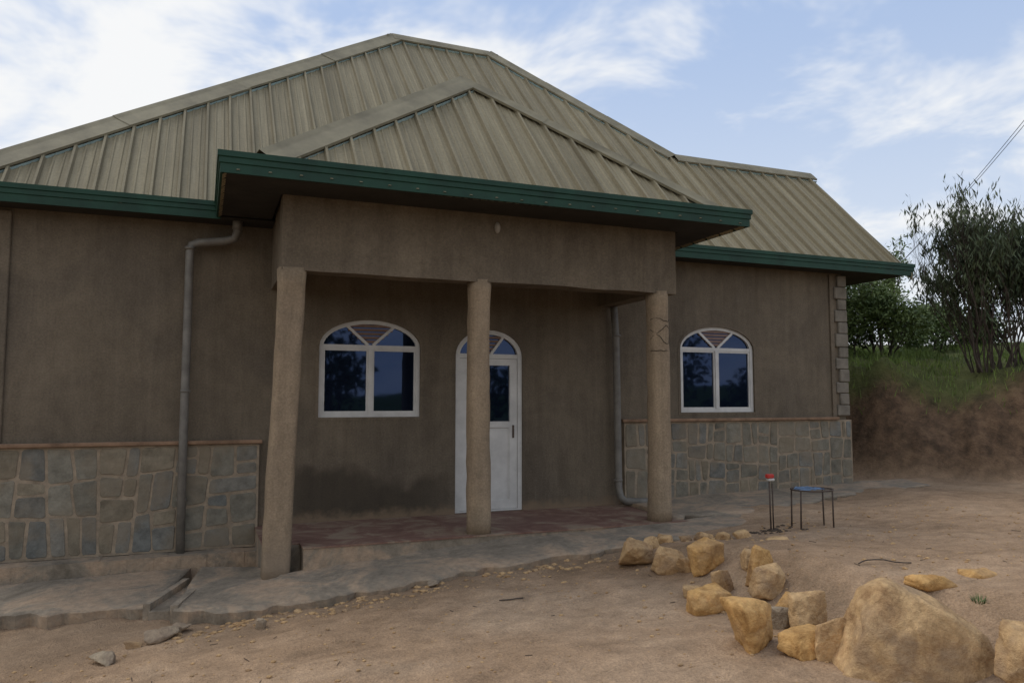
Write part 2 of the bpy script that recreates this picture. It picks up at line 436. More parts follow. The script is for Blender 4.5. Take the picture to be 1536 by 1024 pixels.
def cladding(name,x0,x1,z0,z1,y,am=(.06,.13)):
    bm=bmesh.new(); col=bm.loops.layers.float_color.new('Col')
    box(bm,x0,x1,y,YB-.002,z0,z1,1)
    polys=[]
    bsp([(x0+.01,z0+.01),(x1-.01,z0+.01),(x1-.01,z1-.01),(x0+.01,z1-.01)],polys,*am)
    pal=[(.18,.17,.145),(.165,.162,.145),(.20,.185,.148),(.175,.162,.13),(.19,.175,.14),(.165,.168,.155),(.205,.175,.128)]
    for p in polys:
        p=[(a[0]+rr(-.006,.006),a[1]+rr(-.006,.006)) for a in p]
        q=inset(p,rr(.011,.019))
        if not q: continue
        r=[]
        for i in range(len(q)):
            a,b=q[i],q[(i+1)%len(q)]; r.append(a); L=math.hypot(b[0]-a[0],b[1]-a[1])
            if L>.12:
                for t in (.35,.7): r.append((a[0]+(b[0]-a[0])*t+rr(-.006,.006),a[1]+(b[1]-a[1])*t+rr(-.006,.006)))
        q=chaikin(r,.25,.022)
        cx=sum(a[0] for a in q)/len(q); cz=sum(a[1] for a in q)/len(q)
        th=rr(.003,.010); c=random.choice(pal); s=rr(.86,1.18); c=(c[0]*s,c[1]*s,c[2]*s,1)
        A=[bm.verts.new((a[0],y,a[1])) for a in q]
        B=[bm.verts.new((cx+(a[0]-cx)*.985,y-th*.75,cz+(a[1]-cz)*.985)) for a in q]
        tx,tz=rr(-.01,.01),rr(-.01,.01)
        C=[bm.verts.new((cx+(a[0]-cx)*.955,y-th-(a[0]-cx)*tx-(a[1]-cz)*tz,cz+(a[1]-cz)*.955)) for a in q]
        n=len(q); F=[bm.faces.new(C)]
        for i in range(n):
            j=(i+1)%n; F.append(bm.faces.new((A[i],A[j],B[j],B[i]))); F.append(bm.faces.new((B[i],B[j],C[j],C[i])))
        for f in F:
            for l in f.loops: l[col]=c
    return finish(bm,name,[m_stone,m_mortar],house)
random.seed(21)
cladding('stone_cladding',-2.2,.64,-1.67,-.50,9.42,(.065,.14))
cladding('stone_cladding',5.50,9.68,-1.42,-.31,9.42,(.055,.11))
bm=bmesh.new()
bevbox(bm,-2.24,.67,9.375,9.497,-.498,-.455); bevbox(bm,5.46,9.40,9.375,9.497,-.308,-.265)
ob=finish(bm,'plinth_band',m_trim,house)
bm=bmesh.new(); z=-.255; i=0
while z<2.0:
    h=rr(.17,.22); w=.17 if i%2 else .24
    bevbox(bm,9.69-w,9.70+rr(0,.012),9.455+rr(-.008,.008),9.75,z+.008,min(z+h,2.02),.012); z+=h; i+=1
finish(bm,'corner_quoins',m_quoin,house)
bm=bmesh.new(); box(bm,9.36,9.435,9.472,9.498,-.262,2.02); bevbox(bm,-2.2,-1.93,9.46,9.7,-.45,2.02,.01); finish(bm,'corner_trim',m_beam,house)

# ------------------------------------------------------------------ roof
PROF=[(0,0),(.055,0),(.065,.009),(.08,.009),(.09,0),(.15,0),(.16,.009),(.175,.009),(.185,0),(.225,0),(.238,.046),(.264,.046)]
PER=.28
def prof_points(a,b):
    out=[]; k=math.floor(a/PER)
    while k*PER<b:
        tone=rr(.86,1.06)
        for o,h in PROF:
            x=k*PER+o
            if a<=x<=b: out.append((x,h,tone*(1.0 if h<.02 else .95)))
        k+=1
    return out
def roof_plane(name,a,b,base_fn,top_fn,mk,nlift):
    bm=bmesh.new(); col=bm.loops.layers.float_color.new('Col')
    P=prof_points(a,b); NS=10; prev=None
    for s,h,t in P:
        b0,b1=base_fn(s),top_fn(s)
        if b1<=b0+.01: prev=None; continue
        colv=[bm.verts.new(mk(s,b0+(b1-b0)*i/NS,h)) for i in range(NS+1)]
        if prev:
            for i in range(NS):
                f=bm.faces.new((prev[0][i],colv[i],colv[i+1],prev[0][i+1]))
                tt=t*(.84 if (prev[1]!=h and max(prev[1],h)>.02) else 1)  # rib flanks darkened: rib shading painted into the colour, plus slight dust
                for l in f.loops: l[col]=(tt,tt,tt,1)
        prev=(colv,h)
    return finish(bm,name,m_roof,house,normals=True)
E0=9.12; Z0=2.10
def wob(x,y): return .014*math.sin(x*1.7+y*.9)+.012*math.sin(y*2.3+x*.4)
XL,XRa,XRb,XG=-2.75,3.15,5.10,10.77
RY=13.85; WY=11.30; M=1.0
XH=XRb+(RY-WY)
def top_main(x):
    if x<XRa: return (x-XL)*(RY-E0)/(XRa-XL)
    if x<XRb: return RY-E0
    if x<XH: return RY-E0-(x-XRb)
    return WY-E0
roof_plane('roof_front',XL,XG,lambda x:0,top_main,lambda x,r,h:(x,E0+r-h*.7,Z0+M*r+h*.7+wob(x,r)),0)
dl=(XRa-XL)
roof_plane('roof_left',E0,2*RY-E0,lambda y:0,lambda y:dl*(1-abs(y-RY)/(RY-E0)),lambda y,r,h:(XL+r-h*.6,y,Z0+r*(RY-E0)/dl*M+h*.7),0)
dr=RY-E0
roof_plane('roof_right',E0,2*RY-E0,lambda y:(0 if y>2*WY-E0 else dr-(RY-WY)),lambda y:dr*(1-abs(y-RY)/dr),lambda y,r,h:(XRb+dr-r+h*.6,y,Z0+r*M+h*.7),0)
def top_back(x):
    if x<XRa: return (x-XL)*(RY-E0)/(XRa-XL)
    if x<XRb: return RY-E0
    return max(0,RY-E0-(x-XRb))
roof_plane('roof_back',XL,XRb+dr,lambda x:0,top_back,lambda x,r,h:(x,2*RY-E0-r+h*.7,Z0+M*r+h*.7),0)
roof_plane('roof_wing_back',XH,XG,lambda x:0,lambda x:WY-E0,lambda x,r,h:(x,2*WY-E0-r+h*.7,Z0+M*r+h*.7),0)
PX0,PX1,PE=.12,5.97,7.30; PA=Vector((3.03,9.26,4.13)); PZ=2.05; mp=(PA.z-PZ)/(PA.y-PE)
def top_p(x):
    return (PA.y-PE)*((x-PX0)/(PA.x-PX0) if x<PA.x else (PX1-x)/(PX1-PA.x))
roof_plane('porch_roof_front',PX0,PX1,lambda x:0,top_p,lambda x,r,h:(x,PE+r-h*.7,PZ+mp*r+h*.7+wob(x,r)*.7),0)
for nm,sx in (('porch_roof_left',-1),('porch_roof_right',1)):
    hw=PA.x-PX0 if sx<0 else PX1-PA.x; ms=(PA.z-PZ)/hw; xe=PX0 if sx<0 else PX1
    def topf(y): return hw*min(1,(y-PE)/(PA.y-PE))
    def basef(y):
        zr=Z0+M*(y-E0); return max(0,(zr-PZ)/ms) if y>E0 else 0
    roof_plane(nm,PE,11.15,basef,topf,lambda y,r,h:(xe-sx*r+sx*h*.5,y,PZ+ms*r+h*.7),0)
def cap(bm,p,q,N1,N2,w,lift=.06,piece=1.75,fill=None,over=0):
    p,q=Vector(p),Vector(q); D=(q-p).normalized(); L=(q-p).length; n=max(1,round(L/piece)); rid=(N1+N2).normalized()
    for k in range(n):
        a=p+D*(L*k/n-(.05 if k else over)); b=p+D*(L*(k+1)/n)
        l0=lift+.003+rr(0,.008); l1=lift+rr(0,.006)
        row=[]
        for base,l in ((a,l0),(b,l1)):
            r=[]
            for N,sg in ((N1,1),(N2,1)):
                v=N.cross(D); 
                if v.z>0: v=-v
                wj=w*rr(.94,1.06)
                r.append((base+N*l+v*wj, base+N*(l-.028)+v*(wj+.006), base+N*l+v*.04, v,N,l))
            A=base+rid*(l+.02)
            row.append([r[0][1],r[0][0],r[0][2],A,r[1][2],r[1][0],r[1][1]])
        va=[bm.verts.new(x) for x in row[0]]; vb=[bm.verts.new(x) for x in row[1]]
        for i in range(6):
            f=bm.faces.new((va[i],va[i+1],vb[i+1],vb[i])); f.smooth=False
        if fill is not None:
            for N in ([N1] if fill==1 else [N1,N2]):
                v=N.cross(D); v=v if v.z<0 else -v
                c=[p+D*(L*k/n)+v*(w+.012), p+D*(L*(k+1)/n)+v*(w+.012)]
                fv=[bm.verts.new(c[0]-N*.01),bm.verts.new(c[1]-N*.01),bm.verts.new(c[1]+N*(lift-.030)),bm.verts.new(c[0]+N*(lift-.030))]
                bm.faces.new(fv).material_index=1
nF=Vector((0,-1,1)).normalized(); nB=Vector((0,1,1)).normalized(); sl=(RY-E0)/dl
nL=Vector((-sl,0,1)).normalized(); nR=Vector((1,0,1)).normalized()
nPF=Vector((0,-mp,1)).normalized(); msL=(PA.z-PZ)/(PA.x-PX0); nPL=Vector((-msL,0,1)).normalized(); nPR=Vector((msL,0,1)).normalized()
ZR=Z0+(RY-E0)*M; ZW=Z0+(WY-E0)*M
bm=bmesh.new()
def lerp3(a,b,t): return tuple(a[i]+(b[i]-a[i])*t for i in range(3))
cap(bm,lerp3((XL,E0,Z0),(XRa,RY,ZR),.05),(XRa,RY,ZR),nF,nL,.24,fill=1,piece=2.4)
cap(bm,(XRa,RY,ZR),(XRb,RY,ZR),nF,nB,.2,fill=1)
cap(bm,(XRb,RY,ZR),(XH,WY,ZW),nF,nR,.2,fill=1)
cap(bm,(XRb+dr,2*RY-E0,Z0),(XRb,RY,ZR),nB,nR,.2)
cap(bm,(XL,2*RY-E0,Z0),(XRa,RY,ZR),nB,nL,.2)
cap(bm,(XH,WY,ZW),(XG+.02,WY,ZW),nF,nB,.18,fill=1)
cap(bm,lerp3((PX0,PE,PZ),tuple(PA),.12),tuple(PA),nPF,nPL,.24,fill=1,piece=2.4)
cap(bm,lerp3((PX1,PE,PZ),tuple(PA),.10),tuple(PA),nPF,nPR,.11,fill=None,piece=1.1,lift=.06)
cap(bm,tuple(PA),(PA.x,11.15,PA.z),nPL,nPR,.2)
finish(bm,'roof_caps',[m_cap,m_filler],house,normals=False)

def fascia(bm,p,q,outn,z0,z1):
    prof=[(0,z0),(.022,z0),(.022,z0+(z1-z0)*.42),(.034,z0+(z1-z0)*.46),(.034,z0+(z1-z0)*.70),(.048,z0+(z1-z0)*.74),(.048,z1),(-.03,z1),(-.03,z1-.012),(0,z1-.012)]
    d=Vector((q[0]-p[0],q[1]-p[1],0)).normalized()
    A=[];B=[]
    for o,z in prof:
        A.append(bm.verts.new((p[0]+outn[0]*o-d.x*o,p[1]+outn[1]*o-d.y*o,z))); B.append(bm.verts.new((q[0]+outn[0]*o+d.x*o,q[1]+outn[1]*o+d.y*o,z)))
    n=len(prof)
    for i in range(n): bm.faces.new((A[i],A[(i+1)%n],B[(i+1)%n],B[i]))
    bm.faces.new(A[::-1]); bm.faces.new(B)
bm=bmesh.new(); fz0,fz1=2.03,2.225
fascia(bm,(XL,E0),(PX0-.002,E0),(0,-1),fz0,fz1)
fascia(bm,(PX1+.002,E0),(XG,E0),(0,-1),fz0,fz1)
fascia(bm,(XL-.001,2*RY-E0),(XL-.001,E0),(-1,0),fz0,fz1)
fascia(bm,(PX0,PE),(PX1,PE),(0,-1),2.055,2.255)
fascia(bm,(PX0-.001,E0+.3),(PX0-.001,PE),(-1,0),2.054,2.254)
fascia(bm,(PX1+.001,PE),(PX1+.001,E0+.3),(1,0),2.054,2.254)
finish(bm,'fascia_boards',m_green,house)
bm=bmesh.new()
for (ya,za,yb,zb) in ((E0-.03,Z0-.02,WY,ZW-.02),(2*WY-E0,Z0-.02,WY,ZW-.02)):
    vs=[(ya,za),(yb,zb),(yb,zb-.16),(ya,za-.12)]
    A=[bm.verts.new((XG-.03,y,z)) for y,z in vs]; B=[bm.verts.new((XG-.008,y,z)) for y,z in vs]
    bm.faces.new(A);bm.faces.new(B[::-1])
    for i in range(4): bm.faces.new((A[i],B[i],B[(i+1)%4],A[(i+1)%4]))
finish(bm,'rake_board',m_cap,house)
bm=bmesh.new()
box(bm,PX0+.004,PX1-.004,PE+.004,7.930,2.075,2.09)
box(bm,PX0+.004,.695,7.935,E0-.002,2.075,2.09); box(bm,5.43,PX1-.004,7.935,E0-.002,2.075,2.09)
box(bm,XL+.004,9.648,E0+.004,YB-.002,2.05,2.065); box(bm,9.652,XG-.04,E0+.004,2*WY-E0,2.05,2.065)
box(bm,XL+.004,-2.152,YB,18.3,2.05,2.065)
finish(bm,'soffit',m_soffit,house)

# ------------------------------------------------------------------ downpipes
def bracket(bm,x,y,z,r): 
    tube(bm,[(x,y,z-.015),(x,y,z+.015)],r,12)
bm=bmesh.new()
tube(bm,[(.33,9.26,2.06),(.33,9.28,1.93),(.30,9.32,1.86),(.2,9.34,1.83),(-.08,9.36,1.79),(-.15,9.36,1.76),(-.17,9.36,1.68),(-.17,9.36,1.0),(-.175,9.34,-.40),(-.17,9.33,-1.68)],.047,14)
for z in (1.72,.1,-1.1): bracket(bm,-.17,9.35,z,.055)
tube(bm,[(.33,9.25,2.08),(.33,9.27,1.96)],.056,14)
finish(bm,'downpipe',m_pipe,house)
bm=bmesh.new()
tube(bm,[(5.33,9.38,1.3),(5.36,9.38,.9),(5.37,9.38,.0),(5.37,9.36,-1.2),(5.38,9.33,-1.32),(5.43,9.28,-1.38),(5.6,9.22,-1.385),(5.95,9.15,-1.39)],.05,14)
bracket(bm,5.37,9.38,.9,.06); bracket(bm,5.37,9.37,-1.1,.06)
finish(bm,'downpipe',m_pipe,house)

# ------------------------------------------------------------------ terrain
def sstep(a,b,x):
    t=max(0,min(1,(x-a)/(b-a))); return t*t*(3-2*t)
def interp(x,T):
    if x<=T[0][0]: return T[0][1]
    for (a,b),(c,d) in zip(T,T[1:]):
        if x<=c: return b+(d-b)*(x-a)/(c-a)
    return T[-1][1]
T7=[(-12,-2.6),(-3,-2.15),(-1.5,-2.02),(0,-1.90),(.6,-1.84),(1.5,-1.76),(3.1,-1.64),(4,-1.57),(5.3,-1.46),(7,-1.39),(9,-1.33),(12,-1.28)]
T3=[(-12,-2.3),(-3,-1.92),(0,-1.74),(2,-1.64),(3.9,-1.57),(6,-1.5)]
def terrain(x,y):
    near=interp(x,T3); far=interp(x,T7); k=sstep(3.5,6.9,y)
    low=near*(1-k)+far*k
    up=-1.24-.14*sstep(4.5,7.5,y)+.03*math.sin(x*.8)
    s=sstep(3.85,4.65,x+.22*noise.noise(Vector((x*.7,y*.9,3)))-.30*sstep(4.4,3.6,y))
    s*=1-sstep(6.3,7.3,y)*(1-sstep(5,7.5,x))
    z=low+s*(max(up,low)-low)
    z+=.035*noise.noise(Vector((x*.9,y*.9,0)))+.024*noise.noise(Vector((x*3.1,y*3.1,7)))+.012*noise.noise(Vector((x*8,y*8,2)))
    ins=sstep(7.25,7.7,y)*sstep(-.3,.3,x)*(1-sstep(5.6,6.0,x)); z-=.22*ins
    ins=sstep(8.7,9.2,y)*sstep(-2.6,-2.2,x)*(1-sstep(9.5,10.4,x)); z-=.12*ins
    d=.763*x+.648*y-14.36+.5*noise.noise(Vector((x*.5,y*.5,9)))
    mask=sstep(10.1,11.4,x)
    h=1.66+.35*sstep(9,13,y)+.25*noise.noise(Vector((x*.3,y*.3,5)))
    bk=(h*sstep(0,1.5,d)+.07*max(0,min(d,25)))*mask
    rough=(.28*noise.noise(Vector((x*1.5,y*1.5,z+4)))+.22*abs(noise.noise(Vector((x*3.2,y*3.2,z*2))))+.06*noise.noise(Vector((x*9,y*9,1))))*sstep(0,.5,d)*(1-.75*sstep(1.6,2.4,d))*mask
    z+=bk+rough
    return z,d*mask,bk
def axis(lo,a,b,hi,st):
    L=list(np.arange(a,b+1e-6,st)); s=st; x=b
    while x<hi: s*=1.28; x+=s; L.append(x)
    s=st; x=a
    while x>lo: s*=1.28; x-=s; L.insert(0,x)
    return L
ax=axis(-500,-4,16,500,.085); ay=axis(-500,1.5,14,500,.085)
bm=bmesh.new(); col=bm.verts.layers.float_color.new('Col'); g=[]
for y in ay:
    row=[]
    for x in ax:
        z,d,bk=terrain(max(-12,min(45,x)),max(-12,min(45,y))); v=bm.verts.new((x,y,z)); 
        soil=sstep(-.1,.45,d)
        n2=noise.noise(Vector((x*.8,y*.8,1)))
        gr=sstep(1.15,1.65,bk+.5*n2) if d>0 else 0
        gr=max(gr,sstep(20,40,math.hypot(x-3,y-6)))
        dm=sstep(6.4,7.0,y+.5*noise.noise(Vector((x*1.5,y*1.5,8))))*sstep(.1,-.1,x-4.2)*.7
        dm=max(dm,sstep(3.2,3.9,x+.5*n2)*sstep(4.6,4.2,x)*sstep(7,6,y)*.5,sstep(8.0,8.4,y)*sstep(6,7,x)*.5)
        v[col]=(soil,gr,dm,1); row.append(v)
    g.append(row)
for j in range(len(ay)-1):
    for i in range(len(ax)-1): bm.faces.new((g[j][i],g[j][i+1],g[j+1][i+1],g[j+1][i])).smooth=True
finish(bm,'ground',m_ground)

# ------------------------------------------------------------------ concrete aprons
def apron(name,back,front,th=.13,nx=60,ny=8,jit=.05,mat=None):
    def samp(L,t):
        d=[0]
        for a,b in zip(L,L[1:]): d.append(d[-1]+(Vector(b)-Vector(a)).length)
        s=t*d[-1]
        for i in range(len(L)-1):
            if s<=d[i+1]+1e-9: return Vector(L[i]).lerp(Vector(L[i+1]),(s-d[i])/(d[i+1]-d[i]))
        return Vector(L[-1])
    bm=bmesh.new(); rows=[]
    for i in range(nx+1):
        t=i/nx; a=samp(back,t); b=samp(front,t)
        b=b+Vector((0,jit*2.8*noise.noise(Vector((b.x*2.2,3,b.y)))+jit*2.2*noise.noise(Vector((b.x*7,5,0))),0))
        r=[]
        for j in range(ny+1):
            p=a.lerp(b,j/ny); p=p+Vector((0,0,.018*noise.noise(p*2.5)-.018*(j==ny))); r.append(bm.verts.new(p))
        p=b.copy(); p.z-=th; p.y+=.02; r.append(bm.verts.new(p)); rows.append(r)
    for i in range(nx):
        for j in range(ny+1): bm.faces.new((rows[i][j],rows[i+1][j],rows[i+1][j+1],rows[i][j+1])).smooth=(j<ny)
    for r in (rows[0],rows[-1]):
        p=r[0].co.copy(); p.z-=th; bm.faces.new(r+[bm.verts.new(p)])
    return finish(bm,name,mat or m_conc)
apron('concrete_apron',[(.05,8.95,-1.76),(.55,8.6,-1.74),(.75,7.97,-1.70),(1.5,7.94,-1.63),(3.0,7.94,-1.51),(5.0,7.94,-1.468),(6.3,8.1,-1.43)],
      [(-.18,7.35,-1.81),(.5,7.05,-1.79),(1.0,7.08,-1.75),(1.6,7.12,-1.70),(3.1,7.12,-1.58),(4.3,7.05,-1.50),(6.6,7.25,-1.42)],nx=150)
apron('side_apron',[(5.52,9.44,-1.40),(9.7,9.44,-1.30),(10.6,9.3,-1.28)],[(5.4,8.1,-1.435),(6.4,8.0,-1.41),(8.0,8.3,-1.35),(10.4,8.6,-1.29)],th=.1,nx=80)
apron('left_slab',[(-5,9.1,-1.86),(-2.3,9.1,-1.83),(-.05,9.1,-1.80)],[(-5,8.35,-1.96),(-1.6,8.15,-1.90),(-.36,7.75,-1.84)],th=.16,nx=80)
bm=bmesh.new(); 
for i in range(24):
    a=-2.5+i*.13; b=a+.13
    dz=.008*noise.noise(Vector((a*3,0,0)))
    box(bm,a,b,9.14+.015*noise.noise(Vector((a*4,1,0))),9.41,-1.98,-1.672+dz)
finish(bm,'plinth_ledge',m_conc)
bm=bmesh.new()
def obox(bm,p,q,w,z0,z1):
    p,q=Vector(p),Vector(q); d=(q-p).normalized(); n=Vector((-d.y,d.x))*w/2
    c=[p+n,p-n,q-n,q+n]
    A=[bm.verts.new((v.x,v.y,z0)) for v in c]; B=[bm.verts.new((v.x,v.y,z1)) for v in c]
    bm.faces.new(A); bm.faces.new(B[::-1])
    for i in range(4): bm.faces.new((A[i],A[(i+1)%4],B[(i+1)%4],B[i]))
obox(bm,(-.40,7.66),(-.09,8.6),.06,-2.0,-1.80); obox(bm,(-.17,7.46),(.10,8.5),.06,-2.0,-1.785)
obox(bm,(-.285,7.6),(.0,8.55),.2,-2.0,-1.86)
finish(bm,'drain_channel',concrete_mat('channel_concrete',1.2))

# ------------------------------------------------------------------ rocks
def rock(name,x,y,w,h,dep=None,mi=0,seed=0,rot=0,sink=.25,npts=15,base=None,tilt=0,pts=None):
    rnd=random.Random(seed); bm=bmesh.new(); dep=dep or w*.75
    if pts:
        for p in pts: bm.verts.new((p[0]*w,p[1]*dep,(p[2]-.5)*h))
    else:
        for i in range(npts):
            v=Vector((rnd.gauss(0,1),rnd.gauss(0,1),rnd.gauss(0,1))).normalized()
            v=Vector((math.copysign(abs(v.x)**.65,v.x),math.copysign(abs(v.y)**.65,v.y),math.copysign(abs(v.z)**.6,v.z)))*rnd.uniform(.82,1.05)
            bm.verts.new((v.x*w*.5,v.y*dep*.5,v.z*h*.55))
    r=bmesh.ops.convex_hull(bm,input=bm.verts)
    dele=[g_ for g_ in r['geom_interior'] if isinstance(g_,bmesh.types.BMVert)]
    if dele: bmesh.ops.delete(bm,geom=dele,context='VERTS')
    me=bpy.data.meshes.new('tmp'); bm.to_mesh(me); bm.free()
    ob=bpy.data.objects.new('tmp',me); sc.collection.objects.link(ob)
    md=ob.modifiers.new('r','REMESH'); md.mode='VOXEL'; md.voxel_size=max(w,.1)*(.018 if pts else .028)
    dg=bpy.context.evaluated_depsgraph_get(); me2=bpy.data.meshes.new_from_object(ob.evaluated_get(dg))
    bpy.data.objects.remove(ob); bm=bmesh.new(); bm.from_mesh(me2)
    for _ in range(2): bmesh.ops.smooth_vert(bm,verts=bm.verts,factor=.5,use_axis_x=True,use_axis_y=True,use_axis_z=True)
    S=Vector((seed*3.1,seed,0)); sm=min(1,.5/w) if w>.5 else 1
    for v in bm.verts:
        p=v.co
        a=noise.noise_vector(p*(1.8/w)+S)*w*.035*sm
        rg=abs(noise.noise(p*(3.0/w)+S))
        a-=p.normalized()*max(0,.12-rg)*w*.16*sm
        a+=noise.noise_vector(p*(9/w)+S)*w*.012
        a+=noise.noise_vector(p*(22/w)+S)*w*.006
        v.co=p+a
    M=Matrix.Rotation(rot,4,'Z')@Matrix.Rotation(tilt,4,'Y'); z0=terrain(x,y)[0] if base is None else base
    zc=z0+h*.5-h*sink
    for v in bm.verts: v.co=M@v.co+Vector((x,y,zc))
    return finish(bm,name,m_rocks[mi],smooth=True)
RK=[(3.88,6.48,.36,.25,1),(4.0,6.1,.30,.23,1),(4.14,5.7,.31,.27,0),(3.66,5.05,.40,.19,0),(3.95,5.22,.2,.2,1),
(4.2,5.12,.28,.26,0),(4.08,4.85,.3,.24,1),(3.34,4.22,.50,.28,0),(3.80,4.40,.19,.15,2),(3.88,4.22,.30,.30,1),(3.58,3.90,.36,.14,0),
(3.62,3.76,.22,.26,1),
(4.47,6.85,.19,.10,1),(4.68,6.78,.16,.08,1),(4.85,6.72,.2,.10,1),(5.03,6.64,.17,.09,1),(5.2,6.56,.2,.09,1),(4.25,6.75,.17,.12,1),
(4.3,5.35,.2,.14,1),(4.05,5.9,.2,.14,1),(3.75,5.35,.18,.1,1),(4.0,4.55,.22,.15,0),
(-.62,6.57,.24,.08,2),(-.25,6.95,.3,.09,2),(-.95,6.1,.2,.07,2),(-.1,7.1,.2,.07,2),(.5,6.75,.09,.08,2),(-.45,6.85,.14,.06,1),(2.05,7.0,.12,.05,2)]
for i,(x,y,w,h,mi) in enumerate(RK):
    rock('rock',x,y,w*1.12,h*1.3,mi=mi,seed=i*3+5,rot=rr(-.6,.6),sink=.22,tilt=rr(-.25,.25))
BP=[(-.50,-.25,.0),(-.46,.35,.1),(-.36,-.30,.62),(-.30,.25,.85),(-.20,-.12,1.0),(-.12,.30,.97),(.10,-.35,.72),(.12,.25,.84),(.38,-.20,.45),(.42,.22,.50),(.52,.0,.12),(.46,-.30,.0),(.48,.3,.05),(-.10,-.52,.12),(.22,-.50,.15),(-.30,-.48,.0),(0,.5,.3),(-.2,-.42,.55)]
rock('boulder',3.96,3.42,.98,.60,dep=.55,mi=1,seed=78,rot=-.42,sink=.12,base=-1.58,pts=BP)
rock('boulder',4.30,2.93,.50,.42,dep=.42,mi=1,seed=41,rot=-.3,sink=.12,base=-1.56)
rock('rock',4.75,3.95,.4,.10,mi=0,seed=91,sink=.45); rock('rock',5.35,4.05,.34,.10,mi=0,seed=92,sink=.5); rock('rock',5.1,5.9,.3,.07,mi=1,seed=93,sink=.5)

# pebbles : one object
bm=bmesh.new(); rnd=random.Random(5)
for i in range(2600):
    x=rnd.uniform(-2.5,9); y=rnd.uniform(2.6,7.6)
    if y>6.95 and x<6.4: y=rnd.uniform(6.6,7.0)
    s=rnd.choice([.004,.005,.006,.008,.010,.016]) *rnd.uniform(.7,1.3)
    z=terrain(x,y)[0]
    r=bmesh.ops.create_icosphere(bm,subdivisions=1,radius=s)
    for v in r['verts']: v.co=Vector((x+v.co.x*rnd.uniform(.8,1.4),y+v.co.y,z+v.co.z*.6+s*.2))
for i in range(170):
    x=rnd.uniform(-.3,4.5); y=7.02+.12*rnd.gauss(0,1)-.05; s=rnd.uniform(.008,.035); z=terrain(x,y)[0]
    r=bmesh.ops.create_icosphere(bm,subdivisions=1,radius=s)
    for v in r['verts']: v.co=Vector((x+v.co.x*rnd.uniform(.7,1.6),y+v.co.y,z+v.co.z*.5+s*.1))
finish(bm,'pebbles',m_rocks[1])
bm=bmesh.new()
def gz(x,y): return terrain(x,y)[0]
pts=[(4.7+i*.07,4.55+.05*math.sin(i*.7)) for i in range(8)]
tube(bm,[(x,y,gz(x,y)+.012+.02*math.sin(i*.5)) for i,(x,y) in enumerate(pts)],.005,5)
pts=[(2.35+i*.05,6.1-.01*i) for i in range(5)]
tube(bm,[(x,y,gz(x,y)+.01) for x,y in pts],.006,5)
for i in range(60):
    x=rnd.uniform(-1.5,8); y=rnd.uniform(3,7); a=rnd.uniform(0,3.1); l=rnd.uniform(.02,.08)
    tube(bm,[(x,y,gz(x,y)+.004),(x+l*math.cos(a),y+l*math.sin(a),gz(x+l*math.cos(a),y+l*math.sin(a))+.006)],.0025,4)
finish(bm,'twigs',m_bark)

# ------------------------------------------------------------------ stand + marker rods
cx,cy=6.2,6.62; zb=gz(cx,cy); st=empty('metal_stand')
bm=bmesh.new()
ring=[(cx+.23*math.cos(a),cy+.2*math.sin(a),zb+.40) for a in [2*math.pi*k/24 for k in range(25)]]
tube(bm,ring,.009,6)
for a in (.35,2.2,3.5,5.3):
    x,y=cx+.23*math.cos(a),cy+.2*math.sin(a); tube(bm,[(x,y,zb+.40),(x+.01*math.cos(a),y,gz(x,y)-.03)],.009,6)
tube(bm,[(cx-.22,cy,zb+.398),(cx+.22,cy,zb+.398)],.006,6)
finish(bm,'frame',m_metal,st)
bm=bmesh.new()
G=[[None]*9 for _ in range(9)]
for i in range(9):
    for j in range(9):
        u=i/8*2-1; v=j/8*2-1
        G[i][j]=bm.verts.new((cx-.03+u*.16*math.sqrt(1-v*v*.45),cy+v*.15*math.sqrt(1-u*u*.45),zb+.415+.014*noise.noise(Vector((u*3,v*3,0)))-.02*(abs(u)>.9)))
for i in range(8):
    for j in range(8): bm.faces.new((G[i][j],G[i+1][j],G[i+1][j+1],G[i][j+1]))
finish(bm,'blue_cloth',simple('blue_cloth',(.12,.18,.27),.9,var=.7,scale=14),st,smooth=True)
mk=empty('marker_rods'); mx,my=5.72,6.72; z=gz(mx,my)
bm=bmesh.new(); tube(bm,[(mx,my,z-.05),(mx-.01,my,z+.56)],.009,6); tube(bm,[(mx+.035,my,z-.05),(mx+.03,my,z+.50)],.008,6)
finish(bm,'rods',m_metal,mk)
bm=bmesh.new(); bevbox(bm,mx-.045,mx+.04,my-.03,my+.03,z+.555,z+.60,.01); finish(bm,'cap',simple('red_plastic',(.45,.04,.03),.5,var=.2),mk)
bm=bmesh.new(); bevbox(bm,mx-.03,mx+.05,my-.025,my+.025,z+.525,z+.553,.008); finish(bm,'cap_base',m_white,mk)
bm=bmesh.new(); rnd=random.Random(8)
for i in range(70):
    a=rnd.uniform(0,6.28); r=abs(rnd.gauss(0,.11)); x,y=mx+r*1.6*math.cos(a),my+r*math.sin(a)-.02; s=rnd.uniform(.012,.03)
    q=bmesh.ops.create_icosphere(bm,subdivisions=1,radius=s)
    for v in q['verts']: v.co=Vector((x+v.co.x*rnd.uniform(.8,1.4),y+v.co.y,gz(x,y)+v.co.z*.6))
finish(bm,'soil_clods',simple('wet_soil',(.07,.05,.035),.95))

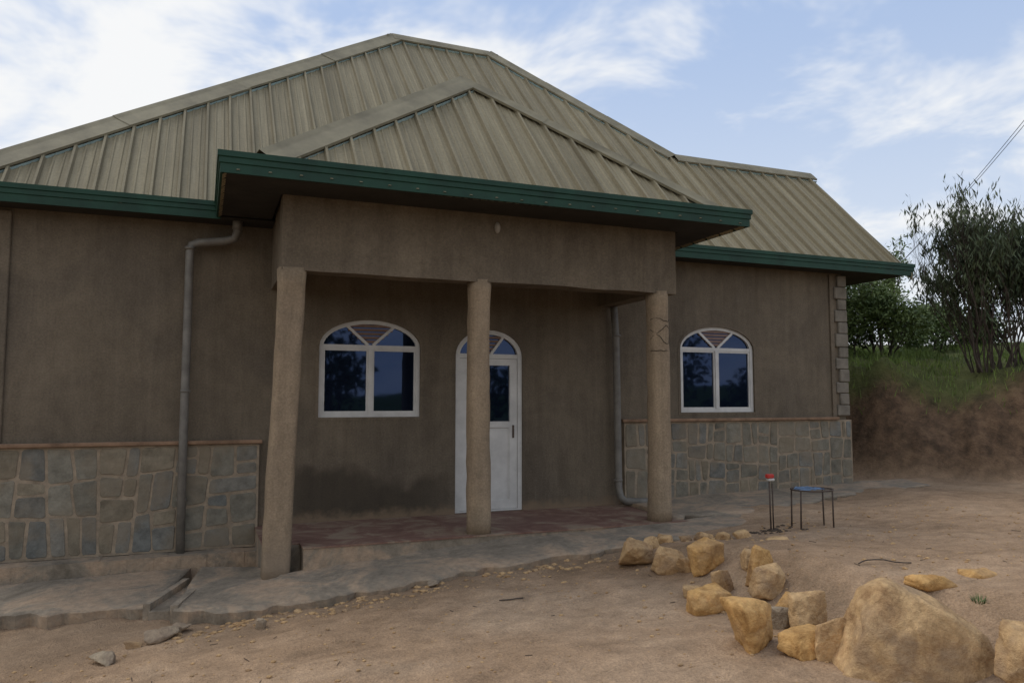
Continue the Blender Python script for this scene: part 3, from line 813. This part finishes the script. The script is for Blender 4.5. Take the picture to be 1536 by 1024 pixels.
# ------------------------------------------------------------------ vegetation
def leaf(bm,p,s,rnd,elong=1.0,mi=0,up=None):
    d=Vector((rnd.gauss(0,1),rnd.gauss(0,1),rnd.gauss(0,.7))).normalized(); u=d.orthogonal().normalized(); v=d.cross(u)
    a=rnd.uniform(0,6.28); u,v=u*math.cos(a)+v*math.sin(a),v*math.cos(a)-u*math.sin(a)
    if up: u=(u*(1-up)+Vector((0,0,1))*up).normalized(); v=(v-u*v.dot(u)).normalized()
    w=s*elong
    f=bm.faces.new([bm.verts.new(p-u*w),bm.verts.new(p-v*s*.45),bm.verts.new(p+u*w),bm.verts.new(p+v*s*.45)]); f.material_index=mi
def grow(bm,p,d,L,r,depth,rnd,tips,spread=.5,up=.25,seg=6):
    pts=[p.copy()]; rad=[r]; q=p.copy(); dd=d.copy()
    for i in range(3):
        dd=(dd+Vector((rnd.gauss(0,.14),rnd.gauss(0,.14),rnd.gauss(0,.08)+up*.2))).normalized(); q=q+dd*L/3; pts.append(q.copy()); rad.append(r*(1-.14*(i+1)))
        tips.append((q.copy(),depth,dd.copy()))
    tube(bm,pts,rad,seg if depth>1 else 3,cap=False)
    if depth==0: return
    for k in range(rnd.choice([2,3,3])):
        nd=(dd+Vector((rnd.gauss(0,spread),rnd.gauss(0,spread),rnd.gauss(0,spread*.5)+up))).normalized()
        grow(bm,q if k else pts[2],nd,L*rnd.uniform(.65,.9),r*.6,depth-1,rnd,tips,spread,up,seg)
def tree(name,x,y,H,stems,depth,seed,spread,up,leafn,leafs,lm,cl=.18,elong=1.2,r0=.05,lean=.4,lup=None,dmax=1,rad=.12):
    rnd=random.Random(seed); e=empty(name); z=gz(x,y)-.1; bm=bmesh.new(); tips=[]
    for s in range(stems):
        a=rnd.uniform(0,6.28); d=Vector((math.cos(a)*lean*rnd.uniform(.2,1),math.sin(a)*lean*rnd.uniform(.2,1),1)).normalized()
        grow(bm,Vector((x+rad*math.cos(a)*rnd.uniform(.3,1),y+rad*math.sin(a)*rnd.uniform(.3,1),z)),d,H/(depth*.72+1)*rnd.uniform(.75,1.1),r0*rnd.uniform(.7,1.1),depth,rnd,tips,spread,up)
    finish(bm,'branches',m_bark,e,normals=False)
    bm=bmesh.new(); T=[t for t,dp,dd in tips if dp<=dmax]
    keep=[t for t in T if noise.noise(t*1.3+Vector((seed,0,0)))>-.22]
    for i in range(leafn):
        t=rnd.choice(keep); leaf(bm,t+Vector((rnd.gauss(0,cl),rnd.gauss(0,cl),rnd.gauss(0,cl*.8))),leafs*rnd.uniform(.6,1.3),rnd,elong,up=lup)
    finish(bm,'foliage',lm,e,normals=False)
tree('broom_tree',13.0,9.45,3.4,32,4,3,.18,.32,12000,.028,m_leaf2,cl=.05,elong=2.6,r0=.016,lean=.30,lup=.6,dmax=3,rad=.35)
tree('broom_tree',13.75,9.1,3.3,32,4,11,.18,.32,12000,.028,m_leaf2,cl=.05,elong=2.6,r0=.016,lean=.32,lup=.6,dmax=3,rad=.4)
tree('broom_tree',14.9,8.8,3.1,22,4,12,.18,.30,7000,.028,m_leaf2,cl=.05,elong=2.6,r0=.016,lean=.4,lup=.55,dmax=2,rad=.35)
# leafy bushes along the top of the bank
tree('leafy_bush',12.9,12.9,3.0,10,4,5,.36,.16,14000,.042,m_leaf,cl=.15,r0=.03,lean=.7,dmax=3,rad=.4)
tree('leafy_bush',13.6,12.4,2.0,8,4,8,.40,.12,10000,.042,m_leaf,cl=.15,r0=.03,lean=.7,dmax=3,rad=.4)
tree('leafy_bush',12.3,13.6,2.7,9,4,15,.40,.14,9000,.042,m_leaf,cl=.17,r0=.03,lean=.8,dmax=3,rad=.4)
tree('leafy_bush',16.3,13.2,1.3,7,3,19,.42,.10,5000,.045,m_leaf,cl=.17,r0=.03,lean=.9,dmax=3,rad=.4)
tree('leafy_bush',17.5,13.6,1.4,7,3,23,.42,.10,5000,.045,m_leaf2,cl=.17,r0=.03,lean=.9,dmax=3,rad=.4)
tree('sparse_tree',15.6,14.0,3.2,6,4,9,.26,.35,2600,.038,m_leaf,cl=.09,elong=1.5,r0=.028,lean=.3)
# grass on the bank
bm=bmesh.new(); rnd=random.Random(4); cnt=0
while cnt<18000:
    x=rnd.uniform(10.6,19); y=rnd.uniform(6.5,18); z,d,bk=terrain(x,y)
    if bk<.95+rnd.uniform(0,.8) or noise.noise(Vector((x*1.1,y*1.1,0)))<-.15: 
        cnt+=.2; continue
    h=rnd.uniform(.06,.24); a=rnd.uniform(0,6.28); wv=Vector((math.cos(a),math.sin(a),0))*.008; t=Vector((rnd.gauss(0,.05),rnd.gauss(0,.05),h))
    p=Vector((x,y,z-.01)); bm.faces.new([bm.verts.new(p-wv),bm.verts.new(p+wv),bm.verts.new(p+t)]); cnt+=1
finish(bm,'grass',leaf_mat('grass_blade',(.08,.13,.02),(.21,.29,.06)),normals=False)
bm=bmesh.new()
for i in range(40):
    a=rnd.uniform(0,6.28); r=rnd.uniform(.01,.05); x,y=4.75+r*math.cos(a),3.6+r*math.sin(a); z=gz(4.75,3.6)
    p=Vector((x,y,z)); wv=Vector((-math.sin(a),math.cos(a),0))*.004; bm.faces.new([bm.verts.new(p-wv),bm.verts.new(p+wv),bm.verts.new(p+Vector((math.cos(a)*.03,math.sin(a)*.03,rnd.uniform(.02,.06))))])
finish(bm,'weed',m_leaf,normals=False)
# tree line behind the viewer (seen in the window reflections)
bm=bmesh.new(); rnd=random.Random(14)
for k in range(22):
    x=-22+k*2.9+rnd.uniform(-1.2,1.2); y=-17+rnd.uniform(-3,3); H=rnd.uniform(1.8,6.0); R0=rnd.uniform(1.0,1.9)
    tube(bm,[(x,y,-2.2),(x+.1,y,-1.8+H*.6)],[.16,.07],6,mi=1)
    for i in range(300):
        v=Vector((rnd.gauss(0,1),rnd.gauss(0,1),rnd.gauss(0,1))).normalized()*rnd.uniform(.4,1)
        p=Vector((x+v.x*R0,y+v.y*R0,-1.8+H*.62+v.z*H*.40)); leaf(bm,p,.24,rnd,1.1)
finish(bm,'distant_trees',[m_leafd,m_bark],normals=False)

# ------------------------------------------------------------------ utility pole and cable
bm=bmesh.new(); tube(bm,[(18.6,16.4,-.6),(18.6,16.4,3.95)],[.09,.07],10); box(bm,18.2,19.0,16.37,16.43,3.7,3.78)
finish(bm,'utility_pole',m_bark)
bm=bmesh.new(); 
A=Vector((18.6,16.3,3.80)); B=Vector((11.4,4.6,6.9))
for o in (0,.12):
    pts=[]
    for i in range(25):
        t=i/24; p=A.lerp(B,t); p.z-=.9*t*(1-t)*(1+o); p.x+=o*t; pts.append(p)
    tube(bm,pts,.006,5)
finish(bm,'power_cable',m_dark)

# ------------------------------------------------------------------ sky, sun, camera
w=bpy.data.worlds.new('World'); sc.world=w; w.use_nodes=True; nt=w.node_tree; bg=nt.nodes['Background']
sky=nt.nodes.new('ShaderNodeTexSky'); sky.sky_type='NISHITA'; sky.sun_disc=False
el=math.radians(56); az=math.radians(-35)  # sun behind the house, to the left
sky.sun_elevation=el; sky.sun_rotation=az; sky.air_density=1.0; sky.dust_density=1.2; sky.ozone_density=1.5
tc=nt.nodes.new('ShaderNodeTexCoord'); sep=nt.nodes.new('ShaderNodeSeparateXYZ'); nt.links.new(tc.outputs['Generated'],sep.inputs[0])
def mth(op,a,b=0):
    n=nt.nodes.new('ShaderNodeMath'); n.operation=op
    for inp,v in ((n.inputs[0],a),(n.inputs[1],b)):
        if isinstance(v,bpy.types.NodeSocket): nt.links.new(v,inp)
        else: inp.default_value=v
    return n.outputs[0]
zz=mth('ADD',mth('MAXIMUM',sep.outputs[2],0),.25)
cmb=nt.nodes.new('ShaderNodeCombineXYZ'); nt.links.new(mth('DIVIDE',sep.outputs[0],zz),cmb.inputs[0]); nt.links.new(mth('DIVIDE',sep.outputs[1],zz),cmb.inputs[1])
def nz(scale,det,ro,loc,dist=0):
    mp_=nt.nodes.new('ShaderNodeMapping'); mp_.inputs['Location'].default_value=loc; nt.links.new(cmb.outputs[0],mp_.inputs[0])
    n=nt.nodes.new('ShaderNodeTexNoise'); n.inputs['Scale'].default_value=scale; n.inputs['Detail'].default_value=det; n.inputs['Roughness'].default_value=ro; n.inputs['Distortion'].default_value=dist
    nt.links.new(mp_.outputs[0],n.inputs['Vector']); return n.outputs['Fac']
def mr(v,a,b,c=0,d=1):
    n=nt.nodes.new('ShaderNodeMapRange'); n.interpolation_type='SMOOTHSTEP'
    for i,x in enumerate((a,b,c,d)): n.inputs[i+1].default_value=x
    nt.links.new(v,n.inputs[0]); return n.outputs[0]
n1=nz(2.6,5,.6,(2.3,1.1,0),.3); n2=nz(.9,1,.5,(5,3,0))
f=mth('ADD',mth('MULTIPLY',n1,.80),mth('MULTIPLY',n2,.30))
left=mth('ADD',mth('MULTIPLY',sep.outputs[0],-.10),mth('MULTIPLY',sep.outputs[2],-.12)); f=mth('ADD',f,left)
cl=mr(f,.37,.57)
def mixc(fac,a,b):
    n=nt.nodes.new('ShaderNodeMix'); n.data_type='RGBA'
    for inp,v in ((n.inputs[0],fac),(n.inputs[6],a),(n.inputs[7],b)):
        if isinstance(v,bpy.types.NodeSocket): nt.links.new(v,inp)
        elif hasattr(v,'__len__'): inp.default_value=(*v,1)
        else: inp.default_value=v
    return n.outputs[2]
b1=mixc(.8,sky.outputs[0],(4.7,6.1,8.8))
hz=mr(sep.outputs[2],.50,.02,.0,.85)
base=mixc(hz,b1,(7.8,8.4,9.1))
full=mixc(cl,base,(9.3,9.4,9.5))
nt.links.new(full,bg.inputs[0]); bg.inputs[1].default_value=.10
sd=bpy.data.lights.new('sun','SUN'); sd.energy=1.2; sd.angle=math.radians(28); sd.color=(1,.94,.84)
so=bpy.data.objects.new('sun',sd); sc.collection.objects.link(so)
dirv=Vector((math.sin(az)*math.cos(el),math.cos(az)*math.cos(el),math.sin(el)))
so.rotation_euler=dirv.to_track_quat('Z','Y').to_euler(); so.location=(0,0,12)
cd=bpy.data.cameras.new('camera'); cam=bpy.data.objects.new('camera',cd); sc.collection.objects.link(cam)
cd.sensor_width=36; cd.lens=26.95; cd.clip_end=2000; cd.clip_start=.05
cam.location=(0,0,ZO); cam.rotation_euler=(math.radians(90+4.375),0,math.radians(-22)); sc.camera=cam
sc.view_settings.view_transform='Standard'; sc.view_settings.look='None'; sc.view_settings.exposure=0
